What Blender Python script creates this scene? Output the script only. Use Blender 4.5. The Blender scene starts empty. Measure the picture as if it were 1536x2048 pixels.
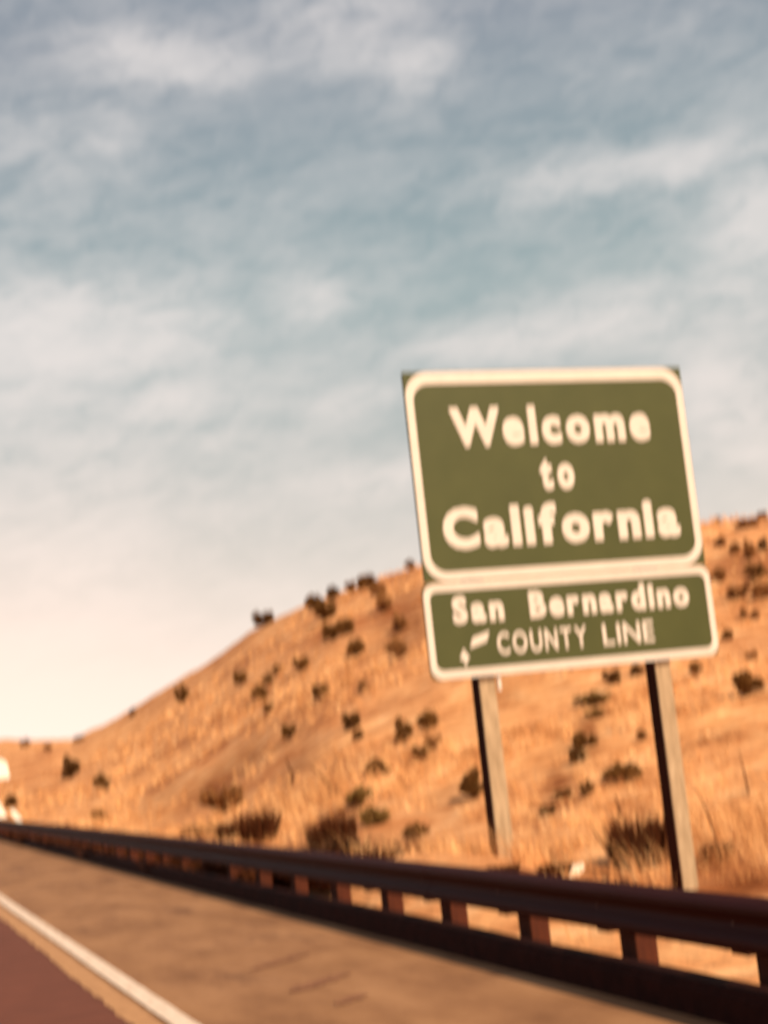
import bpy, bmesh, math, random
import numpy as np
from mathutils import Vector, Matrix
from mathutils.bvhtree import BVHTree

rad = math.radians
random.seed(7)
rng = np.random.default_rng(7)
S = bpy.context.scene
COL = S.collection

# ------------------------------------------------------------------ camera
EYE = 1.8
FPX = 3350.0                       # focal length in photo pixels (1536 wide)
YAW, PITCH, ROLL = 0.3155, 0.1367, -0.1158
fw = Vector((math.sin(YAW)*math.cos(PITCH), math.cos(YAW)*math.cos(PITCH), math.sin(PITCH)))
r0_ = Vector((math.cos(YAW), -math.sin(YAW), 0)); u0_ = r0_.cross(fw)
right = math.cos(ROLL)*r0_ + math.sin(ROLL)*u0_
up = -math.sin(ROLL)*r0_ + math.cos(ROLL)*u0_
CAM = Vector((0, 0, EYE))
cd = bpy.data.cameras.new('camera'); cam = bpy.data.objects.new('camera', cd); COL.objects.link(cam)
cd.sensor_fit = 'HORIZONTAL'; cd.sensor_width = 36.0; cd.lens = 36.0*FPX/1536.0
M = Matrix((right, up, -fw)).transposed().to_4x4(); M.translation = CAM
cam.matrix_world = M
cd.clip_start = 0.1; cd.clip_end = 8000
cd.dof.use_dof = True                       # the snapshot is soft: focus sits close, everything beyond is out of it
cd.dof.focus_distance = 3.0
cd.dof.aperture_fstop = 3.7
cd.dof.aperture_ratio = 2.5
S.camera = cam

def ray(px, py):
    return (fw + right*((px-768)/FPX) - up*((py-1024)/FPX)).normalized()

# ------------------------------------------------------------------ sun, sky, exposure
SUN_AZ, SUN_EL = rad(163), rad(38)          # azimuth clockwise from +Y: behind the camera, to its right
S.render.engine = 'CYCLES'
S.cycles.use_denoising = True
S.view_settings.view_transform = 'Standard'; S.view_settings.look = 'None'
S.view_settings.exposure = 0.55; S.view_settings.gamma = 1.0
sl = bpy.data.lights.new('sun', 'SUN'); sun = bpy.data.objects.new('sun', sl); COL.objects.link(sun)
sl.energy = 4.3; sl.angle = rad(0.55); sl.color = (1.0, 0.80, 0.56)
sd = Vector((math.sin(SUN_AZ)*math.cos(SUN_EL), math.cos(SUN_AZ)*math.cos(SUN_EL), math.sin(SUN_EL)))
sun.rotation_euler = (-sd).to_track_quat('-Z', 'Y').to_euler()
sun.location = (0, 0, 60)

world = bpy.data.worlds.new('World'); S.world = world; world.use_nodes = True
W = world.node_tree; W.nodes.clear()
def wn(t, **k):
    n = W.nodes.new(t)
    for a, b in k.items(): setattr(n, a, b)
    return n
def wl(a, b): W.links.new(a, b)
def wm(op, a, b=None, clamp=False):
    n = wn('ShaderNodeMath', operation=op, use_clamp=clamp)
    for i, v in enumerate((a, b)):
        if v is None: continue
        if isinstance(v, (int, float)): n.inputs[i].default_value = v
        else: wl(v, n.inputs[i])
    return n.outputs[0]
def wmix(f, a, b):
    n = wn('ShaderNodeMix', data_type='RGBA')
    for i, v in ((0, f), (6, a), (7, b)):
        if isinstance(v, (int, float)): n.inputs[i].default_value = v
        elif isinstance(v, tuple): n.inputs[i].default_value = (*v, 1)
        else: wl(v, n.inputs[i])
    return n.outputs[2]
sky = wn('ShaderNodeTexSky', sky_type='NISHITA'); sky.sun_disc = False
sky.sun_elevation = SUN_EL; sky.sun_rotation = SUN_AZ; sky.air_density = 1.0; sky.dust_density = 2.0
out = wn('ShaderNodeOutputWorld'); bg = wn('ShaderNodeBackground'); bg.inputs[1].default_value = 0.10
wl(bg.outputs[0], out.inputs[0])
tc = wn('ShaderNodeTexCoord'); sx = wn('ShaderNodeSeparateXYZ'); wl(tc.outputs['Generated'], sx.inputs[0])
az = wm('ARCTAN2', sx.outputs[0], sx.outputs[1]); el = wm('ARCSINE', sx.outputs[2])
az = wm('MULTIPLY', az, 57.29578); el = wm('MULTIPLY', el, 57.29578)
elp = wm('MAXIMUM', el, 0.0)
def noise(scale_az, scale_el, shear, detail, rough, seed, dist=0.0):
    cx = wn('ShaderNodeCombineXYZ')
    wl(wm('MULTIPLY', az, scale_az), cx.inputs[0])
    wl(wm('MULTIPLY', wm('ADD', el, wm('MULTIPLY', az, shear)), scale_el), cx.inputs[1])
    cx.inputs[2].default_value = seed
    n = wn('ShaderNodeTexNoise'); n.inputs['Scale'].default_value = 1.0
    n.inputs['Detail'].default_value = detail; n.inputs['Roughness'].default_value = rough
    n.inputs['Distortion'].default_value = dist
    wl(cx.outputs[0], n.inputs['Vector']); return n.outputs['Fac']
n1 = noise(0.22, 0.55, -0.06, 5, 0.55, 3.1, 0.6)
n2 = noise(0.10, 0.22, -0.03, 3, 0.5, 9.7)
n3 = noise(0.8, 1.7, -0.10, 3, 0.5, 5.3, 0.5)
# soft drifting clouds at the directions where the sky has them (azimuth, elevation, widths in degrees)
blobs = [(350,130,140,32,.5),(430,160,70,22,.45),(720,120,80,22,.4),(850,130,60,35,.6),(250,90,120,30,.5),(680,30,160,45,.5),
 (1370,325,85,32,.8),(1130,360,130,35,.55),(1510,430,70,70,.9),(90,690,170,45,.75),(330,660,110,60,.6),(110,600,140,30,.45),
 (635,600,60,35,.65),(335,803,62,24,.75),(60,790,50,30,.3),(1180,640,150,45,.6),(960,690,160,30,.5),(720,800,90,25,.45),
 (800,950,160,35,.4),(420,885,60,15,.3),(160,1130,110,35,.35),(1420,770,90,55,.6),(1480,600,80,40,.4),(1500,860,60,50,.5),(60,270,90,50,.2),(20,860,420,300,.38),(60,650,120,40,.35),(1480,700,200,350,.12),(230,270,80,40,.3)]
acc = None
for bx, by, wx, wy, a in blobs:
    d = ray(bx, by); ba = math.degrees(math.atan2(d.x, d.y)); be = math.degrees(math.asin(d.z))
    sa, se = math.degrees(wx/FPX)*1.05, math.degrees(wy/FPX)*1.15
    da = wm('SUBTRACT', az, ba)
    t1 = wm('DIVIDE', da, sa)
    t2 = wm('DIVIDE', wm('SUBTRACT', wm('SUBTRACT', el, be), wm('MULTIPLY', da, 0.02)), se)
    q = wm('ADD', wm('MULTIPLY', t1, t1), wm('MULTIPLY', t2, t2))
    g = wm('MULTIPLY', wm('POWER', 2.71828, wm('MULTIPLY', q, -0.8)), a)
    acc = g if acc is None else wm('ADD', acc, g)
blobm = wm('MULTIPLY', acc, wm('MULTIPLY', wm('SUBTRACT', wm('ADD', wm('MULTIPLY', n3, 1.1), n1), 0.45), 1.7))
nb = wm('MULTIPLY', wm('SUBTRACT', n1, 0.46), 2.4, clamp=True)
nw = wm('MULTIPLY', wm('SUBTRACT', n2, 0.42), 2.0, clamp=True)
fine = wm('MULTIPLY', wm('SUBTRACT', n3, 0.5), 0.32)
mask = wm('ADD', wm('ADD', blobm, wm('MULTIPLY', nb, 0.30)), wm('ADD', wm('MULTIPLY', nw, 0.16), fine))
mask = wm('SUBTRACT', 1.0, wm('POWER', 2.71828, wm('MULTIPLY', wm('MAXIMUM', mask, 0.0), -1.5)), clamp=True)
# veiled blue-grey sky between the clouds
veil = wmix(0.93, sky.outputs[0], (1.66, 2.50, 2.62))
upf = wm('MULTIPLY', wm('SUBTRACT', el, 15.0), 1/9.0, clamp=True)
veil = wmix(wm('MULTIPLY', upf, 0.8), veil, (2.0, 2.15, 2.55))
c1 = wmix(wm('MULTIPLY', mask, 0.86), veil, (5.7, 5.35, 5.2))
hz = wm('POWER', 2.71828, wm('MULTIPLY', wm('POWER', wm('DIVIDE', elp, 8.6), 1.35), -1.0))
c2 = wmix(wm('MULTIPLY', hz, 0.97), c1, (8.3, 6.6, 5.55))
# brighter warm haze low down along the road
gd = ray(-60, 1480); ga = math.degrees(math.atan2(gd.x, gd.y))
qa = wm('DIVIDE', wm('SUBTRACT', az, ga), 8.0); qe = wm('DIVIDE', el, 6.5)
gl = wm('POWER', 2.71828, wm('MULTIPLY', wm('ADD', wm('MULTIPLY', qa, qa), wm('MULTIPLY', qe, qe)), -1.0))
c2 = wmix(wm('MULTIPLY', gl, 0.75), c2, (8.8, 6.7, 5.6))
wl(c2, bg.inputs[0])

# ------------------------------------------------------------------ helpers
def tag(o, label=None, cat=None, group=None, kind=None):
    if label: o['label'] = label
    if cat: o['category'] = cat
    if group: o['group'] = group
    if kind: o['kind'] = kind
    return o
def mesh_obj(name, verts, faces, mat, parent=None, smooth=False):
    me = bpy.data.meshes.new(name); me.from_pydata([tuple(v) for v in verts], [], faces)
    if smooth:
        for p in me.polygons: p.use_smooth = True
    me.update()
    return link(name, me, mat, parent)
def link(name, me, mat, parent=None):
    if mat is not None and not me.materials: me.materials.append(mat)
    o = bpy.data.objects.new(name, me); COL.objects.link(o)
    if parent: o.parent = parent
    return o
def bm_obj(name, bm, mat, parent=None, smooth=False):
    me = bpy.data.meshes.new(name)
    bmesh.ops.recalc_face_normals(bm, faces=bm.faces)
    bm.to_mesh(me); bm.free()
    if smooth:
        for p in me.polygons: p.use_smooth = True
    return link(name, me, mat, parent)
def empty(name, loc, rot=(0, 0, 0)):
    o = bpy.data.objects.new(name, None); o.location = loc; o.rotation_euler = rot
    o.empty_display_size = 0.2; COL.objects.link(o); return o
def box(bm, x0, x1, y0, y1, z0, z1, bev=0.0):
    r = bmesh.ops.create_cube(bm, size=1.0)
    for v in r['verts']:
        v.co = Vector(((x0+x1)/2+v.co.x*(x1-x0), (y0+y1)/2+v.co.y*(y1-y0), (z0+z1)/2+v.co.z*(z1-z0)))
    if bev:
        es = list({e for v in r['verts'] for e in v.link_edges})
        bmesh.ops.bevel(bm, geom=es, offset=bev, segments=1, affect='EDGES')

def material(name, ramp, scale=5.0, detail=6, rough=0.85, bump=0.0, bscale=40.0, bdist=0.02, spec=0.3,
             ramp2=None, scale2=1.0, stretch=(1, 1, 1), metallic=0.0, coords='Object', fac2=0.5, objrand=0.0):
    m = bpy.data.materials.new(name); m.use_nodes = True; nt = m.node_tree
    b = nt.nodes['Principled BSDF']; L = nt.links.new
    t = nt.nodes.new('ShaderNodeTexCoord'); mp = nt.nodes.new('ShaderNodeMapping')
    mp.inputs['Scale'].default_value = stretch; L(t.outputs[coords], mp.inputs[0])
    def nz(s, d):
        n = nt.nodes.new('ShaderNodeTexNoise'); n.inputs['Scale'].default_value = s; n.inputs['Detail'].default_value = d
        n.inputs['Roughness'].default_value = 0.62; L(mp.outputs[0], n.inputs['Vector']); return n
    def rp(stops, src):
        r = nt.nodes.new('ShaderNodeValToRGB'); e = r.color_ramp.elements
        while len(e) < len(stops): e.new(0.5)
        for i, (p, c) in enumerate(stops): e[i].position = p; e[i].color = (*c, 1)
        L(src, r.inputs[0]); return r.outputs[0]
    col = rp(ramp, nz(scale, detail).outputs['Fac'])
    if ramp2:
        col2 = rp(ramp2, nz(scale2, 4).outputs['Fac'])
        mx = nt.nodes.new('ShaderNodeMix'); mx.data_type = 'RGBA'; mx.blend_type = 'MULTIPLY'; mx.inputs[0].default_value = fac2
        L(col, mx.inputs[6]); L(col2, mx.inputs[7]); col = mx.outputs[2]
    if objrand:
        oi = nt.nodes.new('ShaderNodeObjectInfo'); hv = nt.nodes.new('ShaderNodeHueSaturation')
        mm = nt.nodes.new('ShaderNodeMapRange'); mm.inputs[3].default_value = 1-objrand; mm.inputs[4].default_value = 1+objrand
        L(oi.outputs['Random'], mm.inputs[0]); L(mm.outputs[0], hv.inputs['Value']); L(col, hv.inputs['Color']); col = hv.outputs[0]
    L(col, b.inputs['Base Color'])
    b.inputs['Roughness'].default_value = rough; b.inputs['Metallic'].default_value = metallic
    b.inputs['Specular IOR Level'].default_value = spec
    if bump:
        bn = nt.nodes.new('ShaderNodeBump'); bn.inputs['Strength'].default_value = bump; bn.inputs['Distance'].default_value = bdist
        L(nz(bscale, 4).outputs['Fac'], bn.inputs['Height']); L(bn.outputs[0], b.inputs['Normal'])
    return m

MT = {}
MT['ground'] = material('desert_dirt', [(.30, (.37, .138, .048)), (.47, (.61, .272, .112)), (.56, (.68, .335, .148)), (.72, (.80, .47, .25))],
    scale=.9, detail=10, rough=.95, bump=.7, bscale=3.5, bdist=.12, spec=.1,
    ramp2=[(.36, (.50, .33, .25)), (.50, (1, 1, 1)), (.66, (1, .98, .9))], scale2=.085, fac2=.75)
MT['road'] = material('red_brown_asphalt', [(.3, (.120, .033, .017)), (.6, (.155, .044, .023)), (.8, (.18, .056, .029))],
    scale=3, detail=8, rough=.9, bump=.35, bscale=90, bdist=.006, ramp2=[(.35, (.8, .8, .8)), (.6, (1, 1, 1))], scale2=.5)
MT['shoulder'] = material('worn_shoulder_asphalt', [(.32, (.19, .080, .032)), (.5, (.27, .124, .054)), (.68, (.35, .172, .080))],
    scale=1.6, detail=9, rough=.92, bump=.4, bscale=60, bdist=.008, stretch=(1, .35, 1),
    ramp2=[(.30, (.45, .38, .36)), (.42, (1, 1, 1)), (.7, (1, 1, .95))], scale2=1.1, fac2=.85)
MT['scuff'] = material('tar_scuff', [(.40, (.15, .052, .024)), (.60, (.27, .115, .054))], scale=12, rough=.9)
MT['strip'] = material('pale_lane_edge', [(.3, (.34, .16, .07)), (.7, (.50, .26, .12))], scale=6, rough=.9)
MT['white'] = material('road_paint', [(.30, (.42, .24, .14)), (.46, (.72, .54, .42)), (.8, (.78, .62, .50))], scale=9, rough=.6)
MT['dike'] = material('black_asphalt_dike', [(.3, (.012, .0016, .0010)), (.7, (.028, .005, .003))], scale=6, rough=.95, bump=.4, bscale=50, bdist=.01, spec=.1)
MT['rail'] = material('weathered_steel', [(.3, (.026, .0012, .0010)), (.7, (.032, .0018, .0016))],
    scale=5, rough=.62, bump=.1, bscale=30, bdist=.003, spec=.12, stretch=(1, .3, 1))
MT['bolt'] = material('bolt_steel', [(.3, (.05, .02, .018)), (.7, (.09, .04, .035))], rough=.5)
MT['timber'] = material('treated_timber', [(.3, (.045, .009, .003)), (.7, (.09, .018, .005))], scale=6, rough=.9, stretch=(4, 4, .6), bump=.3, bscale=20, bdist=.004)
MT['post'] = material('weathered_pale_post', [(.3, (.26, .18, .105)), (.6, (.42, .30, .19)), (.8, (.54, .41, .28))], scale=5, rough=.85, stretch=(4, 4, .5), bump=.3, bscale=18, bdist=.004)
MT['post_shade'] = material('shaded_post_timber', [(.3, (.018, .004, .002)), (.7, (.04, .010, .005))], scale=5, rough=.9, stretch=(4, 4, .5), spec=.1)  # near-black timber: shade of the sign posts' sides put into the colour
MT['green'] = material('sign_green', [(.3, (.048, .055, .0095)), (.7, (.058, .064, .013))], scale=2.2, rough=.55, spec=.35,
    ramp2=[(.3, (.82, .80, .85)), (.7, (1, 1, 1))], scale2=.9)
MT['cream'] = material('sign_white', [(.3, (.60, .525, .47)), (.7, (.67, .59, .53))], scale=5, rough=.5)
MT['back'] = material('sign_backing', [(.3, (.14, .13, .09)), (.7, (.2, .19, .13))], scale=5, rough=.7)
MT['leaf'] = material('shrub_leaf', [(.3, (.095, .038, .008)), (.7, (.18, .080, .020))], scale=6, rough=.8, objrand=.35, spec=.15)
MT['leaf_brown'] = material('dry_shrub_leaf', [(.3, (.19, .075, .025)), (.7, (.30, .14, .05))], scale=6, rough=.85, objrand=.25, spec=.1)
MT['leaf_green'] = material('olive_shrub_leaf', [(.3, (.12, .062, .015)), (.7, (.22, .125, .035))], scale=6, rough=.8, spec=.15)
MT['spiky'] = material('dark_dry_shrub', [(.3, (.045, .012, .003)), (.7, (.095, .028, .009))], scale=6, rough=.85, spec=.1)
MT['stem'] = material('shrub_stem', [(.3, (.07, .035, .015)), (.7, (.14, .08, .035))], scale=8, rough=.9)
MT['grass'] = material('dry_grass', [(.32, (.27, .095, .032)), (.45, (.56, .265, .105)), (.55, (.78, .43, .19)), (.7, (.87, .60, .34))], scale=.9, rough=.85, spec=.15, coords='Object')
MT['stone'] = material('pale_stone', [(.3, (.6, .5, .38)), (.7, (.75, .66, .54))], scale=9, rough=.85)

# ------------------------------------------------------------------ terrain
ridge_px = [(0,1480),(80,1481),(140,1480),(200,1455),(260,1422),(340,1372),(420,1324),(500,1265),(560,1234),(600,1216),(700,1180),(830,1136),
            (950,1100),(1100,1070),(1250,1052),(1410,1044),(1536,1036)]
ra, re_ = [], []
for px, py in ridge_px:
    d = ray(px, py); ra.append(math.degrees(math.atan2(d.x, d.y))); re_.append(math.degrees(math.asin(d.z)))
ra = [-180, -120, -60, -8, 1] + ra + [38, 55, 80, 110, 150, 180]
re_ = [1.2, 1.0, 1.3, 0.8, 1.3] + re_ + [6.3, 6.6, 5.0, 3.0, 1.6, 1.2]
def ridge_el(a): return np.interp(a, ra, re_)
def ridge_R(a): return np.interp(a, [-180, -60, 0, 5, 10, 16, 24, 31, 55, 110, 180], [600, 600, 420, 330, 250, 170, 125, 105, 95, 200, 600])
def foot(a):
    s = np.maximum(np.sin(np.radians(np.clip(a, 1, 179))), .02)
    f = np.where((a > 1) & (a < 179), np.maximum(27.0, 7.2/s), 120.0)
    return np.minimum(f, 110.0)
# smooth 2-D noise from a few random lattices
LAT = rng.random((8, 256, 256))
def vnoise(x, y, k):
    g = LAT[k % 8]; xi = np.floor(x).astype(int); yi = np.floor(y).astype(int); fx = x-xi; fy = y-yi
    fx = fx*fx*(3-2*fx); fy = fy*fy*(3-2*fy)
    a = g[xi % 256, yi % 256]; b = g[(xi+1) % 256, yi % 256]; c = g[xi % 256, (yi+1) % 256]; d = g[(xi+1) % 256, (yi+1) % 256]
    return (a*(1-fx)+b*fx)*(1-fy)+(c*(1-fx)+d*fx)*fy - .5
def gauss(x, y, cx, cy, sx_, sy_): return np.exp(-(((x-cx)/sx_)**2+((y-cy)/sy_)**2))
_tt = np.linspace(0, 1.0, 60)
def prof(t):            # 0 at the foot, 1 at the crest, easing over and falling away behind
    t = np.maximum(t, 0)
    rise = np.where(t < .12, t*t/.24, t-.06)
    cap = np.where(t > .8, .74 + (t-.8) - ((t-.8)**2)*1.9, rise)
    return np.where(t > 1.25, np.maximum(cap[...]*0+.74+.45-.385 - (t-1.25)*.55, 0.0), cap)
def crest_scale(a):
    R = ridge_R(a); f = foot(a); te = np.tan(np.radians(ridge_el(a)))
    t = _tt[:, None]*1.2; r = f + t*(R-f)
    p = prof(t*np.ones_like(r))
    Hs = ((te*r + EYE)/np.maximum(p, 1e-3))
    return Hs[10:].min(axis=0)
_ag = np.linspace(-180, 180, 2881); _Hg = crest_scale(_ag)
def height(x, y):
    x = np.asarray(x, float); y = np.asarray(y, float)
    a = np.degrees(np.arctan2(x, y)); r = np.hypot(x, y)
    R = ridge_R(a); f = foot(a)
    z = np.interp(a, _ag, _Hg)*prof((r-f)/(R-f))
    off = np.clip((x-5.4)/2.0, 0, 1)                                # flat under road and rail
    off = np.maximum(off, np.clip((-x-9)/6.0, 0, 1))
    amp = off*np.clip(r/70, .12, 1.0)
    z = z*np.maximum(np.clip((x-5.6)/3.0, 0, 1), np.clip((-x-12)/8.0, 0, 1))
    z = z + amp*(1.1*vnoise(x*.09+5, y*.09, 0)*np.clip(1-(r/R)**2, 0, 1) + .42*vnoise(x*.31, y*.31, 1) + .16*vnoise(x*1.1, y*1.1, 2))
    z = z + off*np.clip(1-r/60, 0, 1)*(.10*vnoise(x*2.3, y*2.3, 3)+.10*vnoise(x*.7, y*.7, 4))
    z = z - .03
    for cx, cy, sx_, sy_, h in BUMPS: z = z + h*gauss(x, y, cx, cy, sx_, sy_)*np.clip((x-5.2)/.8, 0, 1)
    return z
SC = 1.15
SX, SY = 7.520*SC, 16.8946*SC
PHI = 0.0579
ex = Vector((math.cos(PHI), math.sin(PHI), 0))
def su(u): return u*SC
def sz(z): return EYE + (z-1.45)*SC
def sign_world(u): return Vector((SX, SY, 0)) + ex*su(u)
BUMPS = []
pl, pr_ = sign_world(-1.1), sign_world(1.05)
BUMPS += [(7.0, 13.2, .8, 1.6, .12), (6.6, 16.8, .5, 1.2, .14), (9.4, 13.5, 1.5, 2.5, -.15)]
_b = [(pl.x-.8, pl.y+.5, 1.5, 3.5), (pr_.x-.1, pr_.y-1.2, 1.9, 4.2)]
_A = np.array([[float(gauss(p.x, p.y, *b)) for b in _b] for p in (pl, pr_)])
_h = np.linalg.solve(_A, np.array([.24-float(height(pl.x, pl.y)), -.46-float(height(pr_.x, pr_.y))]))
BUMPS += [(*b, float(h)) for b, h in zip(_b, _h)]

angs = np.concatenate([np.arange(-180, 0, 3.0), np.arange(0, 2, .5), np.arange(2, 36, .085), np.arange(36, 60, .5), np.arange(60, 180.1, 3.0)])
rads = np.concatenate([[.5, 1, 2, 3, 4], np.geomspace(5, 30, 90), np.geomspace(30.4, 200, 190), np.geomspace(204, 460, 50), np.geomspace(480, 5000, 18)])
A, Rr = np.meshgrid(np.radians(angs), rads, indexing='ij')
X, Y = Rr*np.sin(A), Rr*np.cos(A); Z = height(X, Y)
na, nr = A.shape
verts = np.stack([X, Y, Z], -1).reshape(-1, 3)
ia, ir = np.meshgrid(np.arange(na-1), np.arange(nr-1), indexing='ij')
q = np.stack([ia*nr+ir, (ia+1)*nr+ir, (ia+1)*nr+ir+1, ia*nr+ir+1], -1).reshape(-1, 4)[:, ::-1]
def fast_mesh(name, v, f):
    me = bpy.data.meshes.new(name); n, k = f.shape
    me.vertices.add(len(v)); me.vertices.foreach_set('co', np.asarray(v, np.float32).ravel())
    me.loops.add(n*k); me.loops.foreach_set('vertex_index', np.asarray(f, np.int32).ravel())
    me.polygons.add(n); me.polygons.foreach_set('loop_start', np.arange(0, n*k, k, dtype=np.int32))
    me.update(calc_edges=True); return me
c0 = len(verts); verts = np.vstack([verts, [[0, 0, -.03]]])
me = fast_mesh('desert_ground', verts, q)
me.polygons.foreach_set('use_smooth', np.ones(len(q), bool))
ground = link('desert_ground', me, MT['ground']); tag(ground, kind='structure')
bvh = BVHTree.FromPolygons([tuple(v) for v in verts.tolist()], [tuple(f) for f in q.tolist()])
mesh_obj('ground_centre', [(.6*math.sin(i*.524), .6*math.cos(i*.524), -.031) for i in range(12)], [tuple(range(12))[::-1]], MT['ground'])['kind'] = 'structure'
def hit(px, py, dist=None):
    d = ray(px, py); loc, nrm, i, t = bvh.ray_cast(CAM, d, 900)
    return (loc, t) if loc is not None else (None, None)

# brown litter and bare red soil; the bank behind the rail has shade painted in
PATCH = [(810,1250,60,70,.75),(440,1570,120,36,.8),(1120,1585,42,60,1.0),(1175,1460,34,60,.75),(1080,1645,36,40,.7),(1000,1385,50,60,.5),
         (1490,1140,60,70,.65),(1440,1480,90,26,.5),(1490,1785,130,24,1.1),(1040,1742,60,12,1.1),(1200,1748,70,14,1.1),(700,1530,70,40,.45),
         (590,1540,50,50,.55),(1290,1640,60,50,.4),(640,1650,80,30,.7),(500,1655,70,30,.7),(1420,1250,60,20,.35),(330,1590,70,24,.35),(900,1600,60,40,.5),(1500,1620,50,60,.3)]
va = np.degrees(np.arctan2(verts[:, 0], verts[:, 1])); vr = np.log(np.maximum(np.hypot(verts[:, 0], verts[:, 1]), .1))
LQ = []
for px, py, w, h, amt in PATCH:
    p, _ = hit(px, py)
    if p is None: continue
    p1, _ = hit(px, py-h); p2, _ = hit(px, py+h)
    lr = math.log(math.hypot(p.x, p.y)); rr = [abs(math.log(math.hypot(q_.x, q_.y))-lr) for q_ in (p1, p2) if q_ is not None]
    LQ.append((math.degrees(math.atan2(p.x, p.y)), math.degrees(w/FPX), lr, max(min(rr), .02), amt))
def litter_shade(x, y):
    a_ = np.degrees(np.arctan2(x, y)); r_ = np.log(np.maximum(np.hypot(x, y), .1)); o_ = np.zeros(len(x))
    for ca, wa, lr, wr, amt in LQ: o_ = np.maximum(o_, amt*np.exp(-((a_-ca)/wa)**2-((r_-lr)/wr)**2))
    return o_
lit = litter_shade(verts[:, 0], verts[:, 1])
at = me.attributes.new('litter_shade', 'FLOAT', 'POINT'); at.data.foreach_set('value', lit.astype(np.float32))
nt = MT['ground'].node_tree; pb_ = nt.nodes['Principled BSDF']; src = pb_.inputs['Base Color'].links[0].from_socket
an = nt.nodes.new('ShaderNodeAttribute'); an.attribute_name = 'litter_shade'
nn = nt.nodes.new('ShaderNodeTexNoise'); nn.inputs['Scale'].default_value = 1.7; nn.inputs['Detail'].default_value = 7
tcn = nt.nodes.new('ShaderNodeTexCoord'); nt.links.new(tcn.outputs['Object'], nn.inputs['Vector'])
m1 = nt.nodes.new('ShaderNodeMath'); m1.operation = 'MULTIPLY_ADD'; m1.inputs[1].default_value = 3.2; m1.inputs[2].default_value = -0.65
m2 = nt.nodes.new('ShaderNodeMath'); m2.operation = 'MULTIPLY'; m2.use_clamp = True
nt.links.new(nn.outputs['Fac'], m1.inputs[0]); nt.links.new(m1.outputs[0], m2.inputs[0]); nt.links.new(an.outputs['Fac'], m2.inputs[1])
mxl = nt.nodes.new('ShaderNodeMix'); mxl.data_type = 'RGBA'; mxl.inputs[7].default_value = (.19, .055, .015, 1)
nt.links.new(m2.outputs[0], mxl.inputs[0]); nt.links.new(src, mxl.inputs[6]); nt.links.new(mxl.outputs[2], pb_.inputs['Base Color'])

# ------------------------------------------------------------------ road, shoulder, dike
def sheet(name, x0, x1, z, mat, y0=-60, y1=420, rag0=0.0, rag1=0.0, step=.25):
    ys = list(np.arange(y0, 60, step)) + list(np.arange(60, y1+1, 4.0)); vs = []; fs = []
    yy = np.array(ys)
    j0 = rag0*(vnoise(yy*3.1, yy*0+2, 1)*1.1+vnoise(yy*9.3, yy*0+7, 2)*.7+vnoise(yy*.7, yy*0+1, 5)*.8); j1 = rag1*(vnoise(yy*3.3, yy*0+4, 3)+vnoise(yy*9, yy*0+8, 4)*.6)
    for i, yv in enumerate(ys): vs += [(x0+j0[i], yv, z), (x1+j1[i], yv, z)]
    for i in range(len(ys)-1): fs.append((2*i, 2*i+1, 2*i+3, 2*i+2))
    o = mesh_obj(name, vs, fs, mat); tag(o, kind='structure'); return o
sheet('shoulder', -9.4, 4.9, .000, MT['shoulder'], step=1)
sheet('road', -6.2, 1.80, .005, MT['road'], step=1)
sheet('pavement_edge', 1.735, 1.925, .010, MT['strip'], rag0=.030, rag1=.006, step=.06)
sheet('edge_line', 1.975, 2.140, .014, MT['white'], rag0=.006, rag1=.006, step=.1)
dash = []
for y0 in np.arange(-40, 250, 14.6):
    b = len(dash)
    dash += [(-1.75, y0, .010), (-1.63, y0, .010), (-1.63, y0+3.6, .010), (-1.75, y0+3.6, .010)]
mesh_obj('lane_line', dash, [(i, i+1, i+2, i+3) for i in range(0, len(dash), 4)], MT['white'])['kind'] = 'structure'
scf = []; sff = []
for (px, py, L_, wd) in ((560,1924,.8,.10),(640,1966,.75,.11),(700,2000,.35,.09)):
    d = ray(px, py); c_ = CAM+d*(EYE/-d.z); th = math.radians(62); n_ = 14
    b0 = len(scf)
    for k in range(n_):
        t = k/(n_-1)-.5; w = wd*(1-(2*t)**2)**.5*(.6+.5*random.random())+.004
        cx = c_.x+t*L_*math.sin(th)+.02*math.sin(k*1.7); cy = c_.y+t*L_*math.cos(th)*1.6
        scf += [(cx-w*.4, cy+w, .008), (cx+w*.4, cy-w, .008)]
    sff += [(b0+2*k, b0+2*k+1, b0+2*k+3, b0+2*k+2) for k in range(n_-1)]
mesh_obj('tar_scuff', scf, sff, MT['scuff'])['kind'] = 'structure'
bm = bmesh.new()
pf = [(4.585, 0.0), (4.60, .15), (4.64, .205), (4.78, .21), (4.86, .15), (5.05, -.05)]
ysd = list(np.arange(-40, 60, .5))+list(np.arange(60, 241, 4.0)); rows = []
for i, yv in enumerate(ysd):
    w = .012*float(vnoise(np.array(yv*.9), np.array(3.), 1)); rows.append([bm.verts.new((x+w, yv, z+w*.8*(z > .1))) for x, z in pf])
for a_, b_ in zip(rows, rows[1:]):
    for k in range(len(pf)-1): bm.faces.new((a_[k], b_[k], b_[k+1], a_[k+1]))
tag(bm_obj('asphalt_dike', bm, MT['dike']), kind='structure')

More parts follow.
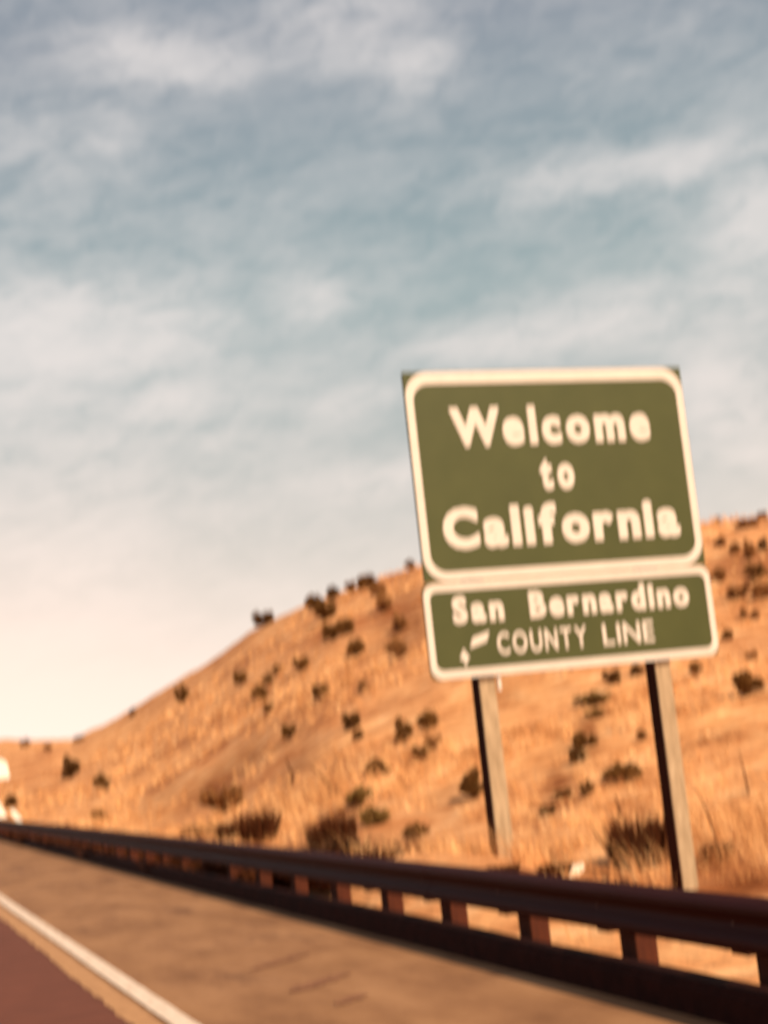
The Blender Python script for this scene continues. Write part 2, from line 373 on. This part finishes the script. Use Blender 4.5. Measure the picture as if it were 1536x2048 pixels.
# ------------------------------------------------------------------ guard rail
LX = 4.67
gr = empty('guard_rail', (LX, 0, 0))
tag(gr, 'long dark steel guard rail on timber posts running along the shoulder', 'guard rail')
wz = [(.000, .710), (.012, .712), (.055, .690), (.082, .660), (.082, .630), (.030, .575), (.018, .548), (.030, .520), (.082, .465), (.082, .435), (.055, .405), (.012, .385), (.000, .388)]
wprof = [(.082-d, z) for d, z in wz]       # x offset from the road-side crest
def beam_mesh(L):
    bm = bmesh.new(); n = len(wprof)
    rws = []
    for yv, o in ((0, 0), (L+.3, .0)):
        rws.append(([bm.verts.new((x-o, yv, z)) for x, z in wprof], [bm.verts.new((x-o+.0045, yv, z)) for x, z in wprof]))
    for k in range(n-1):
        bm.faces.new((rws[0][0][k], rws[1][0][k], rws[1][0][k+1], rws[0][0][k+1]))
        bm.faces.new((rws[0][1][k], rws[0][1][k+1], rws[1][1][k+1], rws[1][1][k]))
        for r in rws: bm.faces.new((r[0][k], r[0][k+1], r[1][k+1], r[1][k]))
    for k in (0, n-1): bm.faces.new((rws[0][0][k], rws[0][1][k], rws[1][1][k], rws[1][0][k]))
    bmesh.ops.recalc_face_normals(bm, faces=bm.faces)
    m_ = bpy.data.meshes.new('beam'); bm.to_mesh(m_); bm.free()
    for p in m_.polygons: p.use_smooth = False
    m_.materials.append(MT['rail']); return m_
SP = 1.905
Y0 = 1.888*LX - SP*5                    # the post seen at photo x 1459 and its siblings
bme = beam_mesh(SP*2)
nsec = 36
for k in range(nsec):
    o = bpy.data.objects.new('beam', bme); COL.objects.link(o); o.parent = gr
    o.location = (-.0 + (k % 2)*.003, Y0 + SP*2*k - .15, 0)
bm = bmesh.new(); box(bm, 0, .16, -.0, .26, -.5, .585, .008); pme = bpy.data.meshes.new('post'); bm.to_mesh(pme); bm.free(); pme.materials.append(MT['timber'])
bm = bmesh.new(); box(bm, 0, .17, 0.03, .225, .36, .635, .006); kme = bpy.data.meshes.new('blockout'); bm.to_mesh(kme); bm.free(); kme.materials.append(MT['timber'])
bm = bmesh.new(); bmesh.ops.create_cone(bm, cap_ends=True, segments=8, radius1=.018, radius2=.010, depth=.012, matrix=Matrix.Rotation(-math.pi/2, 4, 'Y'))
bolt = bpy.data.meshes.new('bolt'); bm.to_mesh(bolt); bm.free(); bolt.materials.append(MT['bolt'])
for k in range(70):
    y = Y0 + SP*k
    for nm, m_, xx in (('post', pme, .262), ('blockout', kme, .088)):
        o = bpy.data.objects.new(nm, m_); COL.objects.link(o); o.parent = gr; o.location = (xx, y, 0)
        if nm == 'post': o.rotation_euler = (0, random.uniform(-.01, .01), random.uniform(-.03, .03)); o.location.z = random.uniform(-.02, .01)
    if k < 24:
        o = bpy.data.objects.new('bolt', bolt); COL.objects.link(o); o.parent = gr; o.location = (.060, y+.1, .548)

# ------------------------------------------------------------------ the sign
sg = empty('welcome_sign', (SX, SY, 0), (0, 0.0103, PHI))
tag(sg, 'green road sign reading Welcome to California over a San Bernardino county line panel', 'road sign')
def rrect(w0, w1, z0, z1, r, n=8):
    pts = []
    for cx, cz, a0 in ((w1-r, z1-r, 0), (w0+r, z1-r, 90), (w0+r, z0+r, 180), (w1-r, z0+r, 270)):
        for i in range(n+1):
            a = rad(a0+90*i/n); pts.append((cx+r*math.cos(a), cz+r*math.sin(a)))
    return pts
def slab(name, pts, y0, y1, mat, parent):
    n = len(pts); v = [(x, y0, z) for x, z in pts]+[(x, y1, z) for x, z in pts]
    f = [tuple(range(n)), tuple(range(2*n-1, n-1, -1))]+[((i+1) % n, i, n+i, n+(i+1) % n) for i in range(n)]
    bm = bmesh.new(); vs = [bm.verts.new(p) for p in v]
    for a in f: bm.faces.new([vs[i] for i in a])
    return bm_obj(name, bm, mat, parent)
def ring(name, po, pi_, y0, y1, mat, parent):
    n = len(po); bm = bmesh.new()
    g = [[bm.verts.new((x, y, z)) for x, z in p] for p, y in ((po, y0), (pi_, y0), (po, y1), (pi_, y1))]
    for i in range(n):
        j = (i+1) % n
        bm.faces.new((g[0][i], g[0][j], g[1][j], g[1][i])); bm.faces.new((g[2][i], g[3][i], g[3][j], g[2][j]))
        bm.faces.new((g[0][i], g[2][i], g[2][j], g[0][j])); bm.faces.new((g[1][i], g[1][j], g[3][j], g[3][i]))
    return bm_obj(name, bm, mat, parent)
PA = (su(-1.727), su(1.727), sz(3.062), sz(5.364))
PB = (su(-1.765), su(1.765), sz(2.030), sz(3.048))
pa = slab('panel', [(PA[0], PA[2]), (PA[1], PA[2]), (PA[1], PA[3]), (PA[0], PA[3])], -.050, -.010, MT['green'], sg)
pa['label'] = 'large upper green panel'
pb = slab('panel', rrect(*PB, .10, 4), -.036, -.004, MT['green'], sg)
pb['label'] = 'shallow lower green panel'
bw = .095*SC
ring('border', rrect(PA[0]+.008, PA[1]-.008, PA[2]+.008, PA[3]-.008, .27*SC), rrect(PA[0]+bw, PA[1]-bw, PA[2]+bw*1.05, PA[3]-bw*1.45, .19*SC), -.056, -.0505, MT['cream'], pa)
bw = .075*SC
ring('border', rrect(PB[0]+.004, PB[1]-.004, PB[2]+.004, PB[3]-.004, .13*SC), rrect(PB[0]+bw, PB[1]-bw, PB[2]+bw*1.15, PB[3]-bw*1.15, .085*SC), -.042, -.0365, MT['cream'], pb)
# lettering: every letter its own raised piece
_gl = {}
def glyph(ch, off):
    if (ch, off) in _gl: return _gl[(ch, off)]
    c = bpy.data.curves.new('g', 'FONT'); c.body = ch; c.size = 1.0; c.offset = off; c.resolution_u = 4; c.extrude = .008
    t = bpy.data.objects.new('g', c); COL.objects.link(t)
    dg = bpy.context.evaluated_depsgraph_get(); dg.update()
    m_ = bpy.data.meshes.new_from_object(t.evaluated_get(dg))
    v = np.array([p.co[:] for p in m_.vertices]); f = [tuple(p.vertices) for p in m_.polygons]
    bpy.data.objects.remove(t); bpy.data.curves.remove(c)
    _gl[(ch, off)] = (v, f); return v, f
HREF = None
def line(text, u0, u1, base, cap, parent, yf, off=.034, depth=.006, gap=.19, xs=None):
    H = glyph('H', off)[0]; sc = cap*SC/(H[:, 1].max()-H[:, 1].min()); b0 = H[:, 1].min()
    ws = [(glyph(c, off)[0][:, 0].min(), glyph(c, off)[0][:, 0].max()) if c != ' ' else None for c in text]
    gaps = sum(1 for a, b in zip(text, text[1:]) if a != ' ' and b != ' ')
    wsum = sum(w[1]-w[0] for w in ws if w)*sc
    tot = su(u1-u0)+(.55*gap*cap*SC if 'W' in text else 0)
    g = gap*cap*SC                                      # gap between letters; glyph width takes up the rest
    nsp = text.count(' ')
    wx = (tot-g*gaps)/wsum
    x = su(u0)
    for c, w in zip(text, ws):
        v, f = glyph(c, off)
        vv, ff = [], []; dd = cap*SC*(.020 if off > .02 else .008)
        for q_, (dx, dz) in enumerate(((-dd, -dd*1.3), (dd, -dd*.9), (-dd, dd*.9), (dd, dd*1.3), (0, 0))):
            o0 = len(vv)       # the raised stroke is built a little fatter than the font, in laps a hair apart
            vv += [((p[0]-w[0])*sc*wx+x+dx, yf-.003-(p[2]*.4)-.0007*q_, sz(base)+(p[1]-b0)*sc+dz) for p in v]
            ff += [tuple(i_+o0 for i_ in t_) for t_ in f]
        o = mesh_obj('letter', vv, ff, MT['cream'], parent)
        x += (w[1]-w[0])*sc*wx+(g*.45 if c == 'W' else g)
YA, YB = -.0495, -.0355
line('Welcome', -1.225, 1.225, 4.530, .415, pa, YA)
line('to', -.215, .190, 4.015, .375, pa, YA)
line('California', -1.445, 1.450, 3.415, .425, pa, YA, gap=.16)
line('San', -1.440, -.850, 2.612, .275, pb, YB)
line('Bernardino', -.530, 1.455, 2.612, .275, pb, YB, gap=.18)
line('COUNTY', -.965, .115, 2.245, .225, pb, YB, off=.010, gap=.18)
line('LINE', .315, .955, 2.245, .225, pb, YB, off=.010, gap=.18)
# bent arrow to the left of COUNTY: short bar running into a downward head
bm = bmesh.new()
def poly(bm, pts, y0, y1):
    a = [bm.verts.new((su(x), y0, sz(z))) for x, z in pts]; b = [bm.verts.new((su(x), y1, sz(z))) for x, z in pts]; n = len(pts)
    bm.faces.new(a); bm.faces.new(b[::-1])
    for i in range(n): bm.faces.new((a[(i+1) % n], a[i], b[i], b[(i+1) % n]))
poly(bm, [(-1.29, 2.335), (-1.245, 2.445), (-1.04, 2.50), (-1.085, 2.395)], -.042, -.0365)
poly(bm, [(-1.365, 2.335), (-1.42, 2.235), (-1.375, 2.205), (-1.355, 2.14), (-1.335, 2.205), (-1.30, 2.235)], -.042, -.0365)
bm_obj('arrow', bm, MT['cream'], pb)
# timber posts, stringers behind the panels
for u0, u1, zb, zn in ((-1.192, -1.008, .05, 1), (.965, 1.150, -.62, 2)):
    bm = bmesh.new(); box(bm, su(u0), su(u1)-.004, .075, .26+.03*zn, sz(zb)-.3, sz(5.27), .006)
    p = bm_obj('post', bm, MT['post_shade'], sg)  # body coloured dark so the side turned from the sun looks shaded
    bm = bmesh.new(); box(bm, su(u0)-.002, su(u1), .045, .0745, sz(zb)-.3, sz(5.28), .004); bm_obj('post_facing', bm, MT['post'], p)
for zz in (2.20, 2.85, 3.35, 4.2, 5.1):
    bm = bmesh.new(); box(bm, su(-1.62), su(1.62), -.003, .044, sz(zz)-.045, sz(zz)+.045, .004); bm_obj('stringer', bm, MT['back'], sg)
bm = bmesh.new(); box(bm, su(-.992), su(-.952), .004, .044, sz(1.865), sz(2.15), .004); bm_obj('bracket', bm, MT['cream'], sg)
for u in (-1.1, 1.06):
    for zz in (2.12, 2.96, 3.14, 5.30):
        pass

# ------------------------------------------------------------------ shrubs
def quads(P, D, Nn, ln, wd):
    """leaf quads: centre P, long axis D, side Nn"""
    a = P-D*ln-Nn*wd*.3; b = P-D*ln*.2+Nn*wd; c = P+D*ln; d = P-D*ln*.2-Nn*wd
    return np.stack([a, b, c, d], 1).reshape(-1, 3)
def unit(v): return v/np.maximum(np.linalg.norm(v, axis=1, keepdims=True), 1e-6)
def bush_meshes(seed, n=1300, flat=.75, leaf=.06, core=.0):
    g = np.random.default_rng(seed)
    nc = 15                                             # sub-clumps give a broken outline
    ca = g.random(nc)*2*math.pi; cr = np.sqrt(g.random(nc))*.34; cz = .16+g.random(nc)*.50*(1-cr)
    idx = g.integers(0, nc, n)
    off = unit(g.normal(size=(n, 3)))*(g.random((n, 1))**.45)*(.13+.09*g.random(n)[:, None])
    P = np.stack([cr[idx]*np.cos(ca[idx]), cr[idx]*np.sin(ca[idx]), cz[idx]*flat/.75], -1)+off
    P[:, 2] = np.maximum(P[:, 2], .03)
    D = unit(unit(P-np.array([0, 0, .05]))+g.normal(size=(n, 3))*.5)
    Nn = unit(np.cross(D, g.normal(size=(n, 3))))
    v = quads(P, D, Nn, leaf, leaf*.5)
    mf = fast_mesh('foliage', v, np.arange(len(v)).reshape(-1, 4))
    sv, sf = [], []
    for k in range(nc+6):
        if k < nc: tip = np.array([cr[k]*math.cos(ca[k]), cr[k]*math.sin(ca[k]), cz[k]*flat/.75+.06])
        else: a = g.random()*6.28; tip = np.array([.42*math.cos(a), .42*math.sin(a), .35+g.random()*.4])
        bse = g.normal(size=3)*.02; bse[2] = -.08
        mid = (bse+tip)/2+g.normal(size=3)*.03
        for (p0, w0), (p1, w1) in (((bse, .014), (mid, .009)), ((mid, .009), (tip, .003))):
            i = len(sv)
            for (pp, ww) in ((p0, w0), (p1, w1)):
                for t in range(3): sv.append((pp[0]+ww*math.cos(t*2.09), pp[1]+ww*math.sin(t*2.09), pp[2]))
            for t in range(3): sf.append((i+t, i+(t+1) % 3, i+3+(t+1) % 3, i+3+t))
    ms = fast_mesh('stems', np.array(sv), np.array(sf))
    return mf, ms
def spiky_meshes(seed, n=800):
    g = np.random.default_rng(seed)
    a = g.random(n)*6.28; r = np.sqrt(g.random(n))*.40
    base = np.stack([r*np.cos(a), r*np.sin(a), np.full(n, -.06)], -1)
    grp = g.integers(0, 9, n); gh = .55+g.random(9)*.5
    hgt = gh[grp]*(.5+.5*g.random(n))
    lean = np.stack([np.cos(a)*r*.5+g.normal(size=n)*.10, np.sin(a)*r*.5+g.normal(size=n)*.10, np.ones(n)], -1)
    tip = base+lean*hgt[:, None]; side = unit(np.cross(lean, g.normal(size=(n, 3))))*.016
    mid = base*.45+tip*.55
    v = np.stack([base-side*.6, base+side*.6, mid+side, tip, mid-side], 1).reshape(-1, 3)
    i = np.arange(n)[:, None]*5
    f = np.concatenate([i+np.array([[0, 1, 2, 4]]), i+np.array([[4, 2, 3, 3]])])
    tri = f[n:][:, :3]
    me = bpy.data.meshes.new('blades'); me.from_pydata(v.tolist(), [], [tuple(x) for x in f[:n].tolist()]+[tuple(x) for x in tri.tolist()]); me.update()
    sv, sf = [], []
    for k in range(14):
        an = g.random()*6.28; w = .01; h = .3+g.random()*.35; b = (g.normal()*.12, g.normal()*.12, -.06); i0 = len(sv)
        for pp, ww in ((b, w), ((b[0]+.2*math.cos(an), b[1]+.2*math.sin(an), h), .003)):
            for t in range(3): sv.append((pp[0]+ww*math.cos(t*2.09), pp[1]+ww*math.sin(t*2.09), pp[2]))
        for t in range(3): sf.append((i0+t, i0+(t+1) % 3, i0+3+(t+1) % 3, i0+3+t))
    return me, fast_mesh('stems', np.array(sv), np.array(sf))
R_ = [bush_meshes(100+i, flat=[.75, .62, .9, .7, .8][i]) for i in range(5)]
Gm = [bush_meshes(200+i, n=700, flat=.6) for i in range(2)]
K_ = [spiky_meshes(300+i) for i in range(3)]
BR_ = [(a.copy(), b) for a, b in R_]
for a, b in BR_: a.materials.append(MT['leaf_brown'])
for a, b in R_: a.materials.append(MT['leaf']); b.materials.append(MT['stem'])
for a, b in Gm: a.materials.append(MT['leaf_green']); b.materials.append(MT['stem'])
for a, b in K_: a.materials.append(MT['spiky']); b.materials.append(MT['stem'])

# (x, y of the middle in the photo, width, height, kind, label)
B = [
 (530,1228,46,32,'r','round bush standing alone at the lower left end of the hill crest'),
 (628,1202,38,34,'r','bush on the skyline, first of the crest row above the slope shoulder'),
 (650,1222,44,36,'r','bush leaning just below the first bush of the crest row'),
 (665,1185,30,26,'r','small bush on the crest, second in the skyline row'),
 (702,1174,24,24,'r','tiny bush on the crest in the middle of the skyline row'),
 (736,1162,36,32,'r','wide bush on the crest, last of the skyline row before the sign'),
 (758,1178,32,30,'r','bush a little below the last skyline bush left of the sign'),
 (768,1208,32,32,'r','faint bush below the crest between skyline row and brown patch'),
 (822,1124,24,18,'r','small bush on the skyline touching the left edge of the sign'),
 (668,1262,44,36,'r','left half of the heart-shaped pair of bushes under the crest'),
 (690,1252,34,36,'r','right half of the heart-shaped pair of bushes under the crest'),
 (715,1292,38,36,'r','bush just below and right of the heart-shaped pair'),
 (800,1247,32,30,'r','upper of two bushes on the brown patch left of the sign'),
 (800,1295,50,40,'r','wide lower bush on the brown patch left of the sign'),
 (603,1328,32,30,'r','lone round bush in the middle of the bare upper slope'),
 (483,1354,30,30,'r','lone bush on the bare slope below the lower crest bush'),
 (556,1338,24,24,'r','tiny topmost bush of the small cluster on the left slope'),
 (537,1362,22,22,'r','small second bush of the small cluster on the left slope'),
 (524,1386,36,36,'r','largest bush of the small cluster on the left slope'),
 (538,1416,22,26,'r','lowest faint bush of the small cluster on the left slope'),
 (645,1381,38,32,'r','lone bush midway down the slope under the brown patch'),
 (728,1371,24,22,'r','small faint bush on the slope left of the sign post'),
 (366,1390,28,30,'r','dark small bush near the thin left edge of the hill'),
 (265,1424,20,18,'r','tiny faint bush on the skyline where the hill tapers left'),
 (580,1462,28,30,'r','small round bush in the middle of the lower left slope'),
 (706,1440,38,36,'r','upper bush of the pair stacked on the middle slope'),
 (718,1468,24,22,'r','small bush tucked under the upper one of the middle slope pair'),
 (808,1465,38,44,'r','tall dark bush left of the left sign post'),
 (857,1440,52,40,'r','broad bush nearest the left sign post at mid slope'),
 (868,1484,36,30,'r','upper of the two joined bushes low left of the sign post'),
 (846,1504,38,32,'r','lower of the two joined bushes low left of the sign post'),
 (755,1534,46,40,'r','dark round bush centred on the slope above the rail'),
 (142,1538,38,38,'r','dark round bush, upper of two on the far left slope'),
 (208,1564,38,36,'r','dark round bush, lower of two on the far left slope'),
 (198,1634,38,30,'r','bush right behind the rail near the left edge'),
 (22,1602,26,28,'r','small bush beside the white marker boards at the left edge'),
 (160,1476,26,12,'r','faint flat bush at the notch where the hill meets the sky'),
 (52,1486,22,12,'r','faint bush on the distant low ridge at the left edge'),
 (98,1494,20,14,'r','second faint bush on the distant low ridge'),
 (445,1600,86,54,'r','wide brown bush above the dark spiky clump by the rail'),
 (722,1590,60,44,'g','broad olive bush uphill of the rail, upper of two touching'),
 (748,1628,62,46,'g','broad olive bush uphill of the rail, lower of two touching'),
 (948,1572,50,50,'r','bush half hidden by the left sign post'),
 (828,1663,58,34,'r','flat bush just above the rail left of the sign post'),
 (1224,1354,36,30,'r','round bush just under the lower panel between the posts'),
 (1276,1338,28,26,'r','small bush tucked under the lower panel beside the right post'),
 (1185,1396,76,32,'g','wide olive bush between the posts, below the panel'),
 (1192,1424,40,22,'g','low olive bush under the wide one between the posts'),
 (1160,1480,36,34,'r','upper of two small stacked bushes between the posts'),
 (1158,1510,36,30,'r','lower of two small stacked bushes between the posts'),
 (1188,1478,18,26,'r','thin bush right beside the two stacked ones'),
 (1246,1542,76,40,'r','wide dark bush between the posts near the right one'),
 (1177,1579,28,26,'r','small round dark shrub alone between the posts'),
 (1284,1470,24,22,'r','faint small bush close to the left side of the right post'),
 (1126,1580,44,30,'s','thin brown clump in the dry wash between the posts'),
 (1096,1612,40,34,'s','lower thin brown clump in the dry wash between the posts'),
 (1290,1688,120,80,'k','large dark spiky shrub at the foot of the right post'),
 (1437,1702,56,32,'k','low dark spiky tuft right of the right post'),
 (1392,1336,28,28,'r','small bush just right of the lower panel corner'),
 (1496,1366,66,50,'r','largest darkest bush on the slope at the right edge'),
 (1441,1082,24,22,'r','small bush below the crest just right of the sign'),
 (1472,1094,24,26,'r','small faint bush second from the sign under the right crest'),
 (1500,1102,26,34,'r','bush third from the sign under the right crest'),
 (1434,1036,18,14,'r','tiny bush on the skyline next to the right edge of the sign'),
 (1496,1046,44,18,'r','low wide bush lying along the right crest'),
 (1524,1030,18,16,'r','tiny bush on the skyline at the right edge'),
 (1522,1142,34,38,'r','dark bush near the right edge below the crest'),
 (1528,1092,22,24,'r','bush cut by the right edge just under the crest'),
 (1441,1149,34,30,'r','bush beside the gap between the two panels'),
 (1478,1184,54,28,'r','wide low bush on the slope right of the lower panel'),
 (1524,1180,44,34,'r','brown bush cut by the right edge beside the wide low one'),
 (1456,1268,24,24,'r','small lone bush right of the lower panel on bare slope'),
 (1488,1228,16,20,'r','tiny faint bush on the bare slope above the lone one'),
 (1512,1228,22,18,'r','tiny faint bush near the right edge on the bare slope'),
 (1504,1312,24,20,'r','faint bush above the largest dark bush at the right'),
 (520,1655,70,60,'k','dark spiky shrub behind the rail, larger left one'),
 (462,1664,54,34,'k','low dark spiky clump behind the rail, left of the larger ones'),
 (400,1666,60,22,'k','flat dark clump of brush peeping over the rail'),
 (683,1662,60,70,'k','tall dark spiky shrub behind the rail, right one'),
 (640,1672,44,42,'k','small spiky clump at the left foot of the tall one'),
 (1006,1742,60,18,'k','low reddish clump at the foot of the left post'),
 (1110,1740,60,26,'k','low dark clump just over the rail between the posts'),
 (1500,1140,20,20,'r','small bush left of the dark one near the right edge'),
]
for i, (px, py, w, h, kind, lab) in enumerate(B):
    loc = None
    for dy in (h*.5, h*.5+4, h*.5+8, h*.5+14, h*.5+22, h*.5+34):
        loc, t = hit(px, py+dy*1.0)
        if loc is not None and (dy <= h*.5 or t < 600): break
    if loc is None: continue
    depth = (loc-CAM).dot(fw); wm_ = w*depth/FPX; hm_ = h*depth/FPX
    name = {'r': 'desert_bush', 'g': 'olive_bush', 'k': 'spiky_shrub', 's': 'dry_bush'}[kind]
    e = empty(name, loc); tag(e, lab, 'bush', 'bushes scattered on the hillside')
    src = {'r': R_, 'g': Gm, 'k': K_, 's': R_}[kind]; a, b = src[i % len(src)]
    if kind == 'r' and ('faint' in lab or 'tiny' in lab or px in (1441, 1500, 1496, 1524, 1478, 800, 868, 445, 758) and py != 1366): a, b = BR_[i % 5]
    k = {'r': 1.25, 'g': 1.2, 'k': 1.15, 's': 1.0}[kind]
    hz_ = {'r': 1.45, 'g': 1.45, 'k': 1.5, 's': 1.2}[kind]
    e.scale = (wm_*k, wm_*k, hm_*hz_); e.rotation_euler = (0, 0, random.random()*6.28)
    for nm, m_ in ((('blades' if kind == 'k' else 'foliage'), a), ('stems', b)):
        o = bpy.data.objects.new(nm, m_); COL.objects.link(o); o.parent = e
        if kind == 's' and nm == 'foliage': o.scale = (1, 1, .7)

# brush growing against the back of the rail, filling its openings farther off
gb = random.Random(5)
yb = 20.6
kb = 0
while yb < 62:
    xx = 5.55+gb.uniform(-.12, .3); w = gb.uniform(.9, 1.4) if yb < 28 else gb.uniform(1.0, 2.0)
    e = empty('spiky_shrub', (xx, yb, float(height(xx, yb)))); e.scale = (w, w, gb.uniform(.42, .55)); e.rotation_euler = (0, 0, gb.random()*6)
    tag(e, 'dark brush crowding the back of the guard rail, seen through its openings on the left', 'bush', 'brush behind the rail')
    a, b = K_[kb % 3]; kb += 1
    for nm, m_ in (('blades', a), ('stems', b)):
        o = bpy.data.objects.new(nm, m_); COL.objects.link(o); o.parent = e
    yb += w*.62 if yb < 28 else w*.9
    if 30 < yb < 31.5: yb += 1.5

# thin bare stalks standing on the slope
def stalk(pts_px, lab, wpx=5):
    loc, t = hit(*pts_px[0])
    if loc is None: return
    depth = (loc-CAM).dot(fw); bm = bmesh.new(); prev = None; n = len(pts_px)
    for k, (px, py) in enumerate(pts_px):
        p = (right*((px-pts_px[0][0])/FPX)-up*((py-pts_px[0][1])/FPX))*depth
        p = p+Vector((0, .06*k, 0)); w = wpx*.5*depth/FPX*(1-.75*k/(n-1))
        if k == 0: p.z -= .05
        rg = [bm.verts.new((p.x+w*math.cos(a*1.2566), p.y+w*math.sin(a*1.2566), p.z)) for a in range(5)]
        if prev:
            for a in range(5): bm.faces.new((prev[a], prev[(a+1) % 5], rg[(a+1) % 5], rg[a]))
        prev = rg
    o = bm_obj('dead_stalk', bm, MT['spiky']); o.location = loc; tag(o, lab, 'dead stalk', 'bare stalks on the slope')
stalk([(583,1572), (586,1550), (580,1532), (574,1515)], 'bent dark stalk upright on the slope above the spiky shrubs', 8)
stalk([(668,1584), (655,1565), (640,1548), (622,1530)], 'slanting dark stalk leaning left on the slope', 7)
stalk([(1437,1692), (1424,1640), (1412,1600), (1400,1570)], 'tall thin stalk rising out of the tuft right of the right post', 5)
stalk([(1243,1642), (1240,1612), (1236,1590)], 'short dark stalk between the posts beside the right one', 8)
stalk([(1498,1590), (1492,1545), (1484,1500)], 'thin stalk on the slope near the right edge', 5)

# pale stone and the white boards at the far left
loc, t = hit(1142, 1752)
bm = bmesh.new(); bmesh.ops.create_icosphere(bm, subdivisions=2, radius=1)
g = random.Random(3)
for v in bm.verts: v.co *= g.uniform(.85, 1.1); v.co.x *= .19; v.co.y *= .12; v.co.z *= .07
st = bm_obj('stone', bm, MT['stone']); st.location = loc+Vector((0, 0, .04)); st.rotation_euler = (0, -.25, .2)
tag(st, 'pale flat stone lying right behind the rail between the sign posts', 'stone')

def marker(px0, py0, px1, py1, wpx, zpx_base, dist, name, lab, cat):
    """board whose middle axis runs between two photo points, standing on the ground at that distance"""
    d = ray((px0+px1)/2, py1); s = dist/d.dot(fw); base = CAM+d*s
    gz = float(height(base.x, base.y)); k = dist/FPX
    e = empty(name, (base.x, base.y, gz), (0, 0, -math.atan2(base.x, base.y)))
    tag(e, lab, cat)
    Hh = math.hypot(px1-px0, py1-py0)*k; w = wpx*k; lean = (px1-px0)*k+.11*Hh
    z0 = max(base.z-gz, .05); bm = bmesh.new(); xs = (lambda z: -lean*(z-z0)/Hh)
    zb, zt = z0, z0+Hh; c = w*.28
    pts = [(-w/2+xs(zb), zb), (w/2+xs(zb), zb), (w/2+xs(zt-c), zt-c), (w/2-c+xs(zt), zt), (-w/2+c+xs(zt), zt), (-w/2+xs(zt-c), zt-c)]
    A_ = [bm.verts.new((x, -.02, z)) for x, z in pts]; B_ = [bm.verts.new((x, .02, z)) for x, z in pts]; n = len(pts)
    bm.faces.new(A_); bm.faces.new(B_[::-1])
    for i in range(n): bm.faces.new((A_[(i+1) % n], A_[i], B_[i], B_[(i+1) % n]))
    bm_obj('board', bm, MT['board'], e)
    bm = bmesh.new(); box(bm, -.02, .02, .022, .06, -.4, zb+Hh*.5); bm_obj('post', bm, MT['grass'], e)
    return e
MT['board'] = material('reflective_white_board', [(.3, (.84, .80, .72)), (.7, (.88, .84, .78))], scale=3, rough=.35)
marker(3, 1519, 3, 1558, 34, 0, 82, 'roadside_board', 'glaring white board on a post cut by the left edge of the photo', 'sign board')
marker(-2, 1592, 14, 1634, 18, 0, 78, 'marker_post', 'leaning white marker board just above the rail at the left edge', 'marker')
marker(36, 1622, 50, 1646, 11, 0, 70, 'marker_post', 'short leaning white marker between the left edge marker and the slope', 'marker')

# ------------------------------------------------------------------ dry grass (nobody could count it)
def grass(n, rlo, rhi, alo, ahi, hlo, hhi, seed, wfac):
    g = np.random.default_rng(seed)
    r = np.exp(g.uniform(math.log(rlo), math.log(rhi), n)); a = np.radians(g.uniform(alo, ahi, n))
    x, y = r*np.sin(a), r*np.cos(a)
    dens = vnoise(x*.22, y*.22, 5)+.5*vnoise(x*.9, y*.9, 6)
    k = (x > 5.7) & (dens > -.10+.25*g.random(n)) & (np.hypot((x-pr_.x+.8)/1.6, (y-pr_.y+2.5)/3.6) > 1) & ~((y < 15.5) & (x > 6.5)) & (g.random(n) > 1.1*litter_shade(x, y)); x, y, r = x[k], y[k], r[k]
    nb = 6; x = np.repeat(x, nb)+g.normal(size=len(x)*nb)*.05; y = np.repeat(y, nb)+g.normal(size=len(y)*nb)*.05; r = np.repeat(r, nb)
    z = height(x, y)-.02; m = len(x)
    h = g.uniform(hlo, hhi, m)*(.6+.8*g.random(m))*(1+1.6*np.clip(vnoise(x*.35, y*.35, 7), 0, 1)*2); ln = g.normal(size=(m, 2))*.28-np.array([[.26, -.10]])
    th = g.random(m)*6.28; w = wfac*(.5+g.random(m))*np.maximum(r/30, .6)
    b = np.stack([x, y, z], -1); s = np.stack([np.cos(th)*w, np.sin(th)*w, np.zeros(m)], -1)
    tip = b+np.stack([ln[:, 0]*h, ln[:, 1]*h, h], -1); mid = b*.5+tip*.5+np.stack([-ln[:, 0]*h*.1, -ln[:, 1]*h*.1, h*.06], -1)
    v = np.stack([b-s, b+s, mid+s*.7, tip, mid-s*.7], 1).reshape(-1, 3)
    i = np.arange(m)[:, None]*5
    f = np.concatenate([i+np.array([[0, 1, 4]]), i+np.array([[1, 2, 4]]), i+np.array([[4, 2, 3]])])
    return v, f
parts = [grass(13000, 11, 45, 8, 34, .10, .30, 1, .006), grass(17000, 40, 150, 2, 34, .12, .32, 2, .006)]
vs = []; fs = []; o_ = 0
for v, f in parts: vs.append(v); fs.append(f+o_); o_ += len(v)
me = fast_mesh('dry_grass', np.vstack(vs), np.vstack(fs))
tag(link('dry_grass', me, MT['grass']), 'thin dry yellow grass tufts covering the slope behind the rail', 'grass', kind='stuff')
